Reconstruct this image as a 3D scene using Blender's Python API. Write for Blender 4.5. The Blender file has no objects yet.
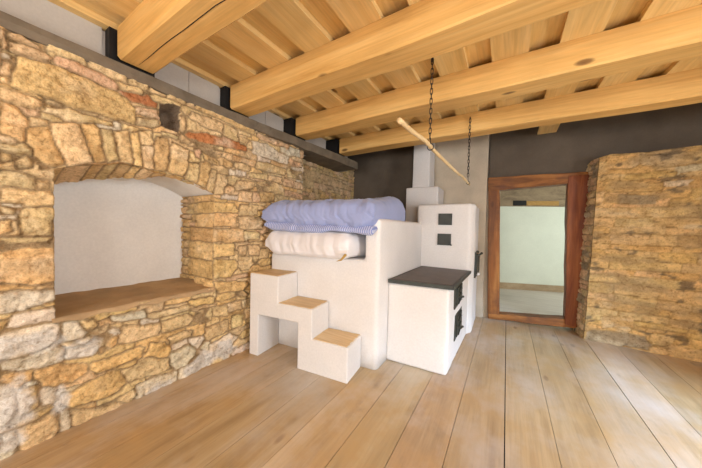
import bpy, bmesh, math, random
import numpy as np
from mathutils import Vector, Matrix
random.seed(7); rng = np.random.default_rng(7)
SC = bpy.context.scene; COL = SC.collection

# ---------------------------------------------------------------- camera
W, H = 702, 468
V1 = np.array([507., 231.]); V2 = np.array([-57., 217.]); CC = np.array([351., 234.])
F = math.sqrt(-float(np.dot(V1 - CC, V2 - CC)))
CAMZ = 1.3
def _ray(p): return np.array([p[0] - CC[0], -(p[1] - CC[1]), -F])
_Y = _ray(V1); _Y /= np.linalg.norm(_Y)
_X = -_ray(V2); _X /= np.linalg.norm(_X)
RM = np.array([_X, _Y, np.cross(_X, _Y)])
EYE = np.array([0, 0, CAMZ])
def on(p, axis, val):                      # photo pixel -> point on the plane axis = val
    d = RM @ _ray(p)
    return EYE + d * ((val - EYE[axis]) / d[axis])
cam = bpy.data.cameras.new('camera'); co = bpy.data.objects.new('camera', cam); COL.objects.link(co)
cam.sensor_width = 36; cam.lens = F / W * 36; cam.clip_start = 0.02
M4 = Matrix([list(RM[0]) + [0], list(RM[1]) + [0], list(RM[2]) + [CAMZ], [0, 0, 0, 1]])
co.matrix_world = M4
SC.camera = co

# ---------------------------------------------------------------- light
SC.view_settings.view_transform = 'Standard'; SC.view_settings.look = 'None'
SC.view_settings.exposure = 0.06; SC.view_settings.gamma = 1.0; SC.view_settings.use_curve_mapping = False
wd = bpy.data.worlds.new('sky'); SC.world = wd; wd.use_nodes = True
wd.node_tree.nodes['Background'].inputs[0].default_value = (0.75, 0.88, 1.0, 1)
wd.node_tree.nodes['Background'].inputs[1].default_value = 1.0
def area(name, loc, target, sx, sy, power, col, spread=180):
    l = bpy.data.lights.new(name, 'AREA'); l.shape = 'RECTANGLE'; l.size = sx; l.size_y = sy
    l.energy = power; l.color = col; l.spread = math.radians(spread)
    o = bpy.data.objects.new(name, l); COL.objects.link(o); o.location = loc
    o.rotation_euler = (Vector(target) - Vector(loc)).to_track_quat('-Z', 'Y').to_euler()
    return o
RX, RY = 3.1, -2.1                         # right wall and rear wall of the room
area('daylight_right', (RX + 1.45, -.35, 2.70), (1.0, 3.0, .0), .7, .5, 350, (.50, .73, 1.0), 100)
area('window_light_right', (RX + .42, .72, 1.35), (0, .9, 1.4), 1.3, 1.3, 135, (.90, .95, 1.0))
area('window_light_rear', (1.5, RY - .42, 1.15), (1.2, 2, 1.9), 1.5, 1.3, 105, (1.0, .975, .95))
area('window_light_rear_two', (-.9, RY - .42, 1.15), (-.9, 2, 1.9), 1.5, 1.3, 105, (1.0, .975, .95))
area('window_light_next_room', (2.45, 5.4, 1.4), (0, 6, 1.2), 1.2, 1.4, 46, (.93, 1.0, .92))

# ---------------------------------------------------------------- helpers
def tag(o, label=None, cat=None, group=None, kind=None):
    if label: o['label'] = label
    if cat: o['category'] = cat
    if group: o['group'] = group
    if kind: o['kind'] = kind
    return o
def thing(name, loc, label, cat, group=None, kind=None):
    o = bpy.data.objects.new(name, None); COL.objects.link(o); o.location = loc
    o.empty_display_size = .1
    return tag(o, label, cat, group, kind)
def link(name, me, mat, parent=None, smooth=False, label=None):
    o = bpy.data.objects.new(name, me); COL.objects.link(o)
    for m in (mat if isinstance(mat, (list, tuple)) else [mat]): me.materials.append(m)
    if smooth:
        me.polygons.foreach_set('use_smooth', [True] * len(me.polygons))
    if parent:
        o.parent = parent; o.matrix_parent_inverse = Matrix.Translation(parent.location).inverted()
    if label: o['label'] = label
    return o
def structure(name, me, mat, smooth=False):
    return tag(link(name, me, mat, None, smooth), kind='structure')
def from_bm(bm, name='m'):
    bmesh.ops.recalc_face_normals(bm, faces=bm.faces)
    me = bpy.data.meshes.new(name); bm.to_mesh(me); bm.free(); return me
def add_box(bm, x0, x1, y0, y1, z0, z1):
    v = [bm.verts.new((x, y, z)) for x in (x0, x1) for y in (y0, y1) for z in (z0, z1)]
    for f in ((0, 1, 3, 2), (4, 6, 7, 5), (0, 4, 5, 1), (2, 3, 7, 6), (0, 2, 6, 4), (1, 5, 7, 3)):
        bm.faces.new([v[i] for i in f])
    return v
def add_hexa(bm, a, b):                    # two quads (4 points each), joined
    va = [bm.verts.new(p) for p in a]; vb = [bm.verts.new(p) for p in b]
    bm.faces.new(va); bm.faces.new(vb[::-1])
    for i in range(4): bm.faces.new((va[i], vb[i], vb[(i + 1) % 4], va[(i + 1) % 4]))
def boxes(*bs):
    bm = bmesh.new()
    for b in bs: add_box(bm, *b)
    return from_bm(bm)
def bevel(bm, w, seg=3, angle=.5):
    es = [e for e in bm.edges if len(e.link_faces) == 2 and e.calc_face_angle(0) > angle]
    bmesh.ops.bevel(bm, geom=es, offset=w, segments=seg, profile=.5, affect='EDGES', clamp_overlap=True)
def prism(pts, z0, z1):                    # extruded footprint
    bm = bmesh.new()
    a = [bm.verts.new((p[0], p[1], z0)) for p in pts]; b = [bm.verts.new((p[0], p[1], z1)) for p in pts]
    n = len(pts)
    bm.faces.new(a[::-1]); bm.faces.new(b)
    for i in range(n): bm.faces.new((a[i], a[(i + 1) % n], b[(i + 1) % n], b[i]))
    bmesh.ops.recalc_face_normals(bm, faces=bm.faces)
    return bm
def tube(bm, pts, rads, n=10, cap=True):
    pts = [Vector(p) for p in pts]; rings = []
    up = Vector((0, 0, 1))
    for i, p in enumerate(pts):
        t = (pts[min(i + 1, len(pts) - 1)] - pts[max(i - 1, 0)]).normalized()
        a = t.cross(up if abs(t.z) < .95 else Vector((1, 0, 0))).normalized(); b = t.cross(a)
        r = rads[i] if isinstance(rads, (list, tuple)) else rads
        rings.append([bm.verts.new(p + (a * math.cos(k * 2 * math.pi / n) + b * math.sin(k * 2 * math.pi / n)) * r) for k in range(n)])
    for r0, r1 in zip(rings, rings[1:]):
        for k in range(n): bm.faces.new((r0[k], r0[(k + 1) % n], r1[(k + 1) % n], r1[k]))
    if cap: bm.faces.new(rings[0][::-1]); bm.faces.new(rings[-1])
    return rings

# numpy value noise
_T = rng.random((64, 64, 64))
def vnoise(P, s):
    P = np.asarray(P, float)
    if P.shape[1] == 2: P = np.c_[P, np.zeros(len(P))]
    q = P * s + 31.7; i = np.floor(q).astype(int); f = q - i; f = f * f * (3 - 2 * f); r = 0
    for dx in (0, 1):
        for dy in (0, 1):
            for dz in (0, 1):
                w = (f[:, 0] if dx else 1 - f[:, 0]) * (f[:, 1] if dy else 1 - f[:, 1]) * (f[:, 2] if dz else 1 - f[:, 2])
                r = r + w * _T[(i[:, 0] + dx) % 64, (i[:, 1] + dy) % 64, (i[:, 2] + dz) % 64]
    return r * 2 - 1
def fbm(P, s, o=4, g=.5):
    r = 0; a = 1
    for k in range(o): r = r + a * vnoise(np.asarray(P) + 7.3 * k, s * 2 ** k); a *= g
    return r

# ---------------------------------------------------------------- materials
class NT:
    def __init__(s, name):
        s.m = bpy.data.materials.new(name); s.m.use_nodes = True; s.t = s.m.node_tree
        s.b = s.t.nodes['Principled BSDF']
    def n(s, typ, **kw):
        d = s.t.nodes.new(typ)
        for k, v in kw.items():
            if k in d.inputs: s.set(d.inputs[k], v)
            else: setattr(d, k, v)
        return d
    def set(s, inp, v):
        if hasattr(v, 'is_output') : s.t.links.new(v, inp)
        else: inp.default_value = v
    def noise(s, vec, scale, detail=5, rough=.55, dist=0):
        d = s.n('ShaderNodeTexNoise', Scale=scale, Detail=detail, Roughness=rough, Distortion=dist)
        if vec is not None: s.t.links.new(vec, d.inputs['Vector'])
        return d.outputs['Fac']
    def ramp(s, fac, *stops):
        d = s.n('ShaderNodeValToRGB'); s.t.links.new(fac, d.inputs[0]); e = d.color_ramp.elements
        while len(e) < len(stops): e.new(.5)
        for k, (p, c) in enumerate(stops):
            e[k].position = p; e[k].color = (*c, 1) if len(c) == 3 else c
        return d.outputs[0]
    def mix(s, a, b, fac, blend='MIX'):
        d = s.n('ShaderNodeMix', data_type='RGBA', blend_type=blend)
        s.set(d.inputs[0], fac)
        for i, v in ((6, a), (7, b)):
            if isinstance(v, tuple): d.inputs[i].default_value = (*v, 1) if len(v) == 3 else v
            else: s.t.links.new(v, d.inputs[i])
        return d.outputs[2]
    def coords(s, scale=(1, 1, 1), rnd=False):
        t = s.n('ShaderNodeTexCoord').outputs['Object']
        mp = s.n('ShaderNodeMapping'); s.t.links.new(t, mp.inputs['Vector']); mp.inputs['Scale'].default_value = scale
        if rnd:
            oi = s.n('ShaderNodeObjectInfo').outputs['Random']
            mu = s.n('ShaderNodeMath', operation='MULTIPLY'); s.t.links.new(oi, mu.inputs[0]); mu.inputs[1].default_value = 37.
            cb = s.n('ShaderNodeCombineXYZ')
            for k in range(3): s.t.links.new(mu.outputs[0], cb.inputs[k])
            s.t.links.new(cb.outputs[0], mp.inputs['Location'])
        return mp.outputs[0]
    def bump(s, h, strength=.3, dist=.01):
        d = s.n('ShaderNodeBump', Strength=strength, Distance=dist); s.t.links.new(h, d.inputs['Height'])
        s.t.links.new(d.outputs[0], s.b.inputs['Normal'])
    def out(s, col, rough=.8, spec=.3, metal=0):
        s.set(s.b.inputs['Base Color'], (*col, 1) if isinstance(col, tuple) and len(col) == 3 else col)
        s.set(s.b.inputs['Roughness'], rough); s.b.inputs['Specular IOR Level'].default_value = spec
        s.b.inputs['Metallic'].default_value = metal
        return s.m

def m_plain(name, col, rough=.8, var=.12, scale=6, bump=.15, spec=.25, metal=0, fine=60):
    t = NT(name); c = t.coords()
    n1 = t.noise(c, scale); n2 = t.noise(c, fine, 4)
    lo = tuple(v * (1 - var) for v in col); hi = tuple(min(1, v * (1 + var)) for v in col)
    k = t.ramp(n1, (.3, lo), (.7, hi))
    k = t.mix(k, t.ramp(n2, (.3, (.85,) * 3), (.7, (1.0,) * 3)), .5, 'MULTIPLY')
    if bump: t.bump(n2, bump, .004)
    return t.out(k, rough, spec, metal)
def m_wood(name, c0, c1, c2, axis=0, rough=.55, grain=14, attr=None, knots=True, dark=(.12, .05, .015), stains=None, spec=.3):
    t = NT(name); sc = [grain] * 3; sc[axis] = .9
    c = t.coords(tuple(sc), True)
    n1 = t.noise(c, 1.0, 6, .6, .6)
    col = t.ramp(n1, (.28, c0), (.5, c1), (.74, c2))
    sc2 = [70.] * 3; sc2[axis] = 3.
    fine = t.noise(t.coords(tuple(sc2), True), 1.0, 4)
    col = t.mix(col, t.ramp(fine, (.3, (.78,) * 3), (.65, (1.04,) * 3)), .6, 'MULTIPLY')
    if knots:
        sk = [4.2] * 3; sk[axis] = 1.7
        vo = t.n('ShaderNodeTexVoronoi', Scale=1.0); t.t.links.new(t.coords(tuple(sk), True), vo.inputs['Vector'])
        kf = t.ramp(vo.outputs['Distance'], (.0, (1,) * 3), (.07, (.75,) * 3), (.11, (0,) * 3))
        col = t.mix(col, dark, kf)
    big = t.noise(t.coords((1.2, 1.2, 1.2), True), 1.0, 3)
    col = t.mix(col, t.ramp(big, (.3, (.82, .80, .78)), (.7, (1.06, 1.05, 1.04))), .8, 'MULTIPLY')
    if stains: 
        st = t.noise(t.coords((2.2, 2.2, 2.2), True), 1.0, 5, .65)
        col = t.mix(col, stains, t.ramp(st, (.46, (0,) * 3), (.66, (.85,) * 3)))
    if name == 'old floor plank':
        du = t.noise(t.coords((1.6, 1.1, 1)), 1.0, 6, .6)
        col = t.mix(col, (.63, .58, .54), t.ramp(du, (.45, (0,) * 3), (.68, (.65,) * 3)))
        gr = t.noise(t.coords((5, 2.2, 1)), 1.0, 6, .7); col = t.mix(col, (.22, .16, .11), t.ramp(gr, (.60, (0,) * 3), (.80, (.6,) * 3)))
    if attr:
        at = t.n('ShaderNodeAttribute', attribute_name=attr).outputs['Color']
        col = t.mix(col, at, 1.0, 'MULTIPLY')
    t.bump(fine, .25, .004)
    return t.out(col, rough, spec)
def m_stone(name):
    t = NT(name); at = t.n('ShaderNodeAttribute', attribute_name='col').outputs['Color']
    c = t.coords()
    n1 = t.noise(c, 9, 6, .6, .4); n2 = t.noise(c, 38, 5, .65); n3 = t.noise(c, 120, 3)
    col = t.mix(at, t.ramp(n1, (.3, (.72, .68, .62)), (.5, (.98,) * 3), (.72, (1.14, 1.15, 1.18))), .85, 'MULTIPLY')
    col = t.mix(col, t.ramp(n2, (.32, (.55, .48, .40)), (.46, (1.0,) * 3), (.7, (1.14,) * 3)), .85, 'MULTIPLY')
    col = t.mix(col, t.ramp(n3, (.35, (.72, .68, .62)), (.6, (1.06,) * 3)), .6, 'MULTIPLY')
    ml = t.mix(n1, n2, .55); ml = t.mix(ml, n3, .25)
    t.bump(ml, 1.0, .022)
    return t.out(col, .9, .15)

PLASTER = m_plain('white limewash', (.765, .735, .715), .85, .035, 3, .25, .2)
PINE = m_wood('sawn pine', (.64, .35, .10), (.79, .47, .155), (.87, .57, .22), 0, .55)
BOARD = m_wood('pine ceiling board', (.76, .48, .17), (.87, .60, .25), (.93, .69, .33), 1, .55, 10, 'tint')
FLOOR = m_wood('old floor plank', (.38, .25, .125), (.52, .365, .20), (.61, .455, .28), 1, .36, 9, 'tint', True, (.2, .11, .05), (.52, .33, .15), .5)
STONE = m_stone('rubble limestone')
CONCRETE = m_plain('grey concrete', (.19, .15, .105), .9, .2, 8, .4)
INFILL = m_plain('pale infill block', (.50, .46, .41), .9, .06, 3, .2)
DARKWALL = m_plain('dark grey render', (.135, .105, .078), .9, .18, 2.5, .35)
GREYWALL = m_plain('grey beige render', (.55, .46, .35), .9, .14, 3, .35)
BLACK = m_plain('black membrane', (.012, .011, .011), .6, .1, 5, .05)
DOORWOOD = m_wood('red stained timber', (.06, .022, .008), (.31, .11, .024), (.54, .24, .065), 2, .5, 11, None, True, (.06, .02, .008), (.14, .05, .02))
DOORWOODH = m_wood('red stained lintel', (.06, .022, .008), (.31, .115, .025), (.54, .24, .065), 0, .5, 11, None, True, (.06, .02, .008), (.14, .05, .02))
DOORDARK = m_wood('dark red timber', (.05, .014, .006), (.20, .052, .015), (.38, .13, .035), 2, .5, 11, None, True, (.04, .015, .006))
TREAD = m_wood('pale step board', (.66, .44, .23), (.75, .54, .30), (.80, .61, .37), 0, .55, 12)
IRON = m_plain('black iron', (.042, .046, .038), .5, .25, 12, .2, .4)
HOBIRON = m_plain('brown cast iron', (.10, .068, .050), .45, .2, 9, .15, .4)
SILL = m_plain('brown lime mortar', (.47, .315, .17), .9, .18, 5, .5)
NICHEP = m_plain('niche plaster', (.82, .79, .75), .9, .05, 3, .15)
NEXTWALL = m_plain('plaster tinted by foliage light', (.74, .77, .68), .9, .05, 2, .1)  # green is reflected foliage light put into the wall colour
NEXTFLOOR = m_wood('grey floorboard', (.56, .51, .47), (.66, .61, .57), (.72, .68, .64), 0, .5, 12, None, False)
PLATEWOOD = m_wood('weathered wall plate', (.22, .16, .11), (.36, .27, .18), (.46, .35, .23), 0, .8, 9, None, False)
POLE = m_wood('peeled pole', (.66, .45, .22), (.76, .56, .30), (.82, .64, .38), 1, .6, 20)
RUST = m_plain('dark chain steel', (.035, .026, .020), .5, .3, 40, .2, .5, .3)
def m_cloth(name, col, stripe=None, axis=0, freq=42.):
    t = NT(name); c = t.coords()
    k = t.ramp(t.noise(c, 5), (.3, tuple(v * .9 for v in col)), (.7, col))
    if stripe:
        w = t.n('ShaderNodeTexWave', Scale=freq / 6.28, wave_type='BANDS', bands_direction='XYZ'[axis])
        t.t.links.new(c, w.inputs['Vector'])
        k = t.mix(k, stripe, t.ramp(w.outputs['Fac'], (.45, (0,) * 3), (.6, (1,) * 3)))
    t.bump(t.noise(c, 350, 2), .15, .002)
    t.b.inputs['Sheen Weight'].default_value = .25
    return t.out(k, .9, .1)
BLUE = m_cloth('blue duvet cotton', (.33, .38, .62))
BLUESTRIPE = m_cloth('blue and white stripe', (.23, .28, .55), (.50, .53, .70), 0, 95.)
WHITEC = m_cloth('white cotton', (.80, .77, .78))

# ---------------------------------------------------------------- stone masonry
PAL = dict(t=(.725, .53, .285), y=(.745, .51, .235), p=(.74, .64, .49), k=(.70, .48, .285), o=(.67, .445, .205), r=(.50, .20, .08), g=(.42, .34, .23))
MORTAR = (.36, .255, .14)  # mortar tone darkened to add crevice shade between the stones
def poly_sd(P, poly):                      # signed distance, inside positive
    n = len(poly); d = np.full(len(P), 1e9); ins = np.zeros(len(P), bool)
    for i in range(n):
        a = np.array(poly[i]); b = np.array(poly[(i + 1) % n]); e = b - a; w = P - a
        tt = np.clip((w @ e) / max(1e-9, e @ e), 0, 1)
        d = np.minimum(d, np.hypot(*(w - tt[:, None] * e).T))
        c1 = (P[:, 1] >= a[1]) & (P[:, 1] < b[1]); c2 = (P[:, 1] < a[1]) & (P[:, 1] >= b[1])
        cr = e[0] * w[:, 1] - e[1] * w[:, 0]
        ins ^= (c1 & (cr > 0)) | (c2 & (cr < 0))
    return np.where(ins, d, -d)
def stone_field(P, hand, fill, seed, depth=.024, soft=.016, warp=.008, rough=.011, mortar=MORTAR, holes=(), joint=.0022, jcol=(.32, .22, .12), var=.09, grow=.035, pale_patches=None, stain=None):
    """height and colour of rubble masonry: each point belongs to its nearest stone, joints run where two stones meet"""
    r = np.random.default_rng(seed); P = np.asarray(P, float)
    Q = P + np.c_[fbm(P, 7, 3), fbm(P + 50, 7, 3)] * warp + np.c_[fbm(P, 30, 3), fbm(P + 20, 30, 3)] * warp * .45
    N = len(P); d1 = np.full(N, -1.0); d2 = np.full(N, -1.0); own = np.full(N, -1); hd = np.full(N, -1.0); info = []
    for polys, isfill in ((hand, False), (fill, True)):
        for key, poly in polys:
            poly = np.array(poly, float); lo = poly.min(0) - .07; hi = poly.max(0) + .07
            info.append((poly.mean(0), depth * r.uniform(.55, 1.25), r.normal(0, .06, 2), np.array(PAL[key]) * r.uniform(1 - var, 1 + var) * r.uniform(.965, 1.035, 3), r.random(2) * 9))
            k = len(info) - 1
            m = np.where(((Q > lo) & (Q < hi)).all(1))[0]
            if not len(m): continue
            d = poly_sd(Q[m], poly)
            if isfill: d = np.minimum(d, -hd[m] - .004)
            else: hd[m] = np.maximum(hd[m], d)
            w = d > d1[m]; a = m[w]; d2[a] = d1[a]; d1[a] = d[w]; own[a] = k
            b = m[~w]; d2[b] = np.maximum(d2[b], d[~w])
    e = np.minimum((d1 - d2) / 2, d1 + grow) - joint * (1 + .9 * fbm(P, 9, 2))
    ok = (own >= 0) & (e > 0)
    hgt = np.zeros(N); col = np.tile(np.array(mortar), (N, 1)) * (1 + .25 * fbm(P, 14, 3))[:, None]
    jm = ((own >= 0) & (d1 > -grow))[:, None]; jw = np.clip(.55 + .6 * fbm(P, 5, 3), .1, 1)[:, None]; col = np.where(jm, col * 1.15 * (1 - jw) + np.array(jcol) * jw, col)  # joint colour also carries painted crevice shade
    if ok.any():
        C = np.array([q[0] for q in info]); AM = np.array([q[1] for q in info]); TL = np.array([q[2] for q in info]); TI = np.array([q[3] for q in info]); OF = np.array([q[4] for q in info])
        o = own[ok]; s = np.clip(e[ok] / soft, 0, 1); s = 1 - (1 - s) ** 2.4
        hgt[ok] = s * AM[o] + s * np.clip(((Q[ok] - C[o]) * TL[o]).sum(1), -.012, .012)
        PS = (P[ok] + OF[o]); pat = 1 + .15 * fbm(PS * np.array([.55, 1.5]), 11, 4)[:, None] + .10 * fbm(PS, 45, 3)[:, None]
        k = np.clip(e[ok] / .006, 0, 1)[:, None]
        tint = TI[o]; pale = np.clip(fbm(PS, 6, 4) * .9 - .15, 0, 1)[:, None] * .65
        tint = tint * (1 - pale) + np.array((.72, .60, .43)) * pale
        col[ok] = col[ok] * (1 - k) + tint * pat * k
    hgt += rough * fbm(P * np.array([.8, 1.2]), 24, 4, .65) + .006 * fbm(P, 5, 2)
    if pale_patches is not None:
        w = np.full(N, -2.)
        for (cu, cv, ru, rv) in pale_patches: w = np.maximum(w, 1 - np.hypot((P[:, 0] - cu) / ru, (P[:, 1] - cv) / rv))
        w = np.clip((w + .55 * fbm(P, 10, 4) - .05) * 2.2, 0, .85)[:, None]; col = col * (1 - w) + np.array((.70, .66, .61)) * w
    if stain is not None: col = stain(P, col)
    for poly, dep in holes:
        d = poly_sd(Q, np.array(poly, float)); s = np.clip(d / .045, 0, 1)
        hgt = hgt * (1 - s) - dep * s
        col = np.where((d > 0)[:, None], np.array((.20, .145, .10)) * (1 + .3 * fbm(P, 12, 3))[:, None], col)
    return hgt, np.clip(col, .01, 1)
def courses(u0, u1, v0, v1, h, w, hand, seed, keys='ttttyykkpo', slope=0., jit=.018):
    r = np.random.default_rng(seed); out = []; v = v0
    hp = [(np.array(p).min(0), np.array(p).max(0), np.array(p)) for _, p in hand]
    while v < v1:
        hh = r.uniform(*h); u = u0 - r.uniform(0, w[1])
        while u < u1:
            ww = r.uniform(*w) * (1 if hh > sum(h) / 2 else .8)
            j = lambda: r.normal(0, jit) * .6
            parts = [(v, v + hh)] if (r.random() > .22 or hh < sum(h) / 2) else [(v, v + hh * .45), (v + hh * .45, v + hh)]
            for va, vb in parts:
                g = .006
                q = [(u + g + j(), va + g + j() * .5 + slope * u), (u + ww * .5, va + g + j() * .5 + slope * u), (u + ww - g + j(), va + g + j() * .5 + slope * (u + ww)),
                     (u + ww - g + j(), vb - g + j() * .5 + slope * (u + ww)), (u + ww * .45, vb - g + j() * .5 + slope * u), (u + g + j(), vb - g + j() * .5 + slope * u)]
                qa = np.array(q); c = qa.mean(0)
                T = np.vstack([c + (qa - c) * .55, c[None]]); cov = 0
                for lo, hi, pp in hp:
                    if (lo < qa.max(0)).all() and (hi > qa.min(0)).all(): cov += (poly_sd(T, pp) > 0).sum()
                if cov <= 4: out.append((keys[r.integers(len(keys))], q))
            u += ww
        v += hh
    return out
def grid_mesh(X, cols, nu, nv, skip=None):  # X (nu*nv,3) row-major over v then u
    faces = []
    for j in range(nv - 1):
        for i in range(nu - 1):
            if skip is not None and skip[j, i]: continue
            a = j * nu + i; faces.append((a, a + 1, a + nu + 1, a + nu))
    return faces
def color_mesh(name, V, Fs, C):
    me = bpy.data.meshes.new(name); me.from_pydata([tuple(v) for v in V], [], Fs); me.update()
    at = me.color_attributes.new('col', 'FLOAT_COLOR', 'POINT')
    at.data.foreach_set('color', np.c_[C, np.ones(len(C))].astype(np.float32).ravel())
    return me

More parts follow.
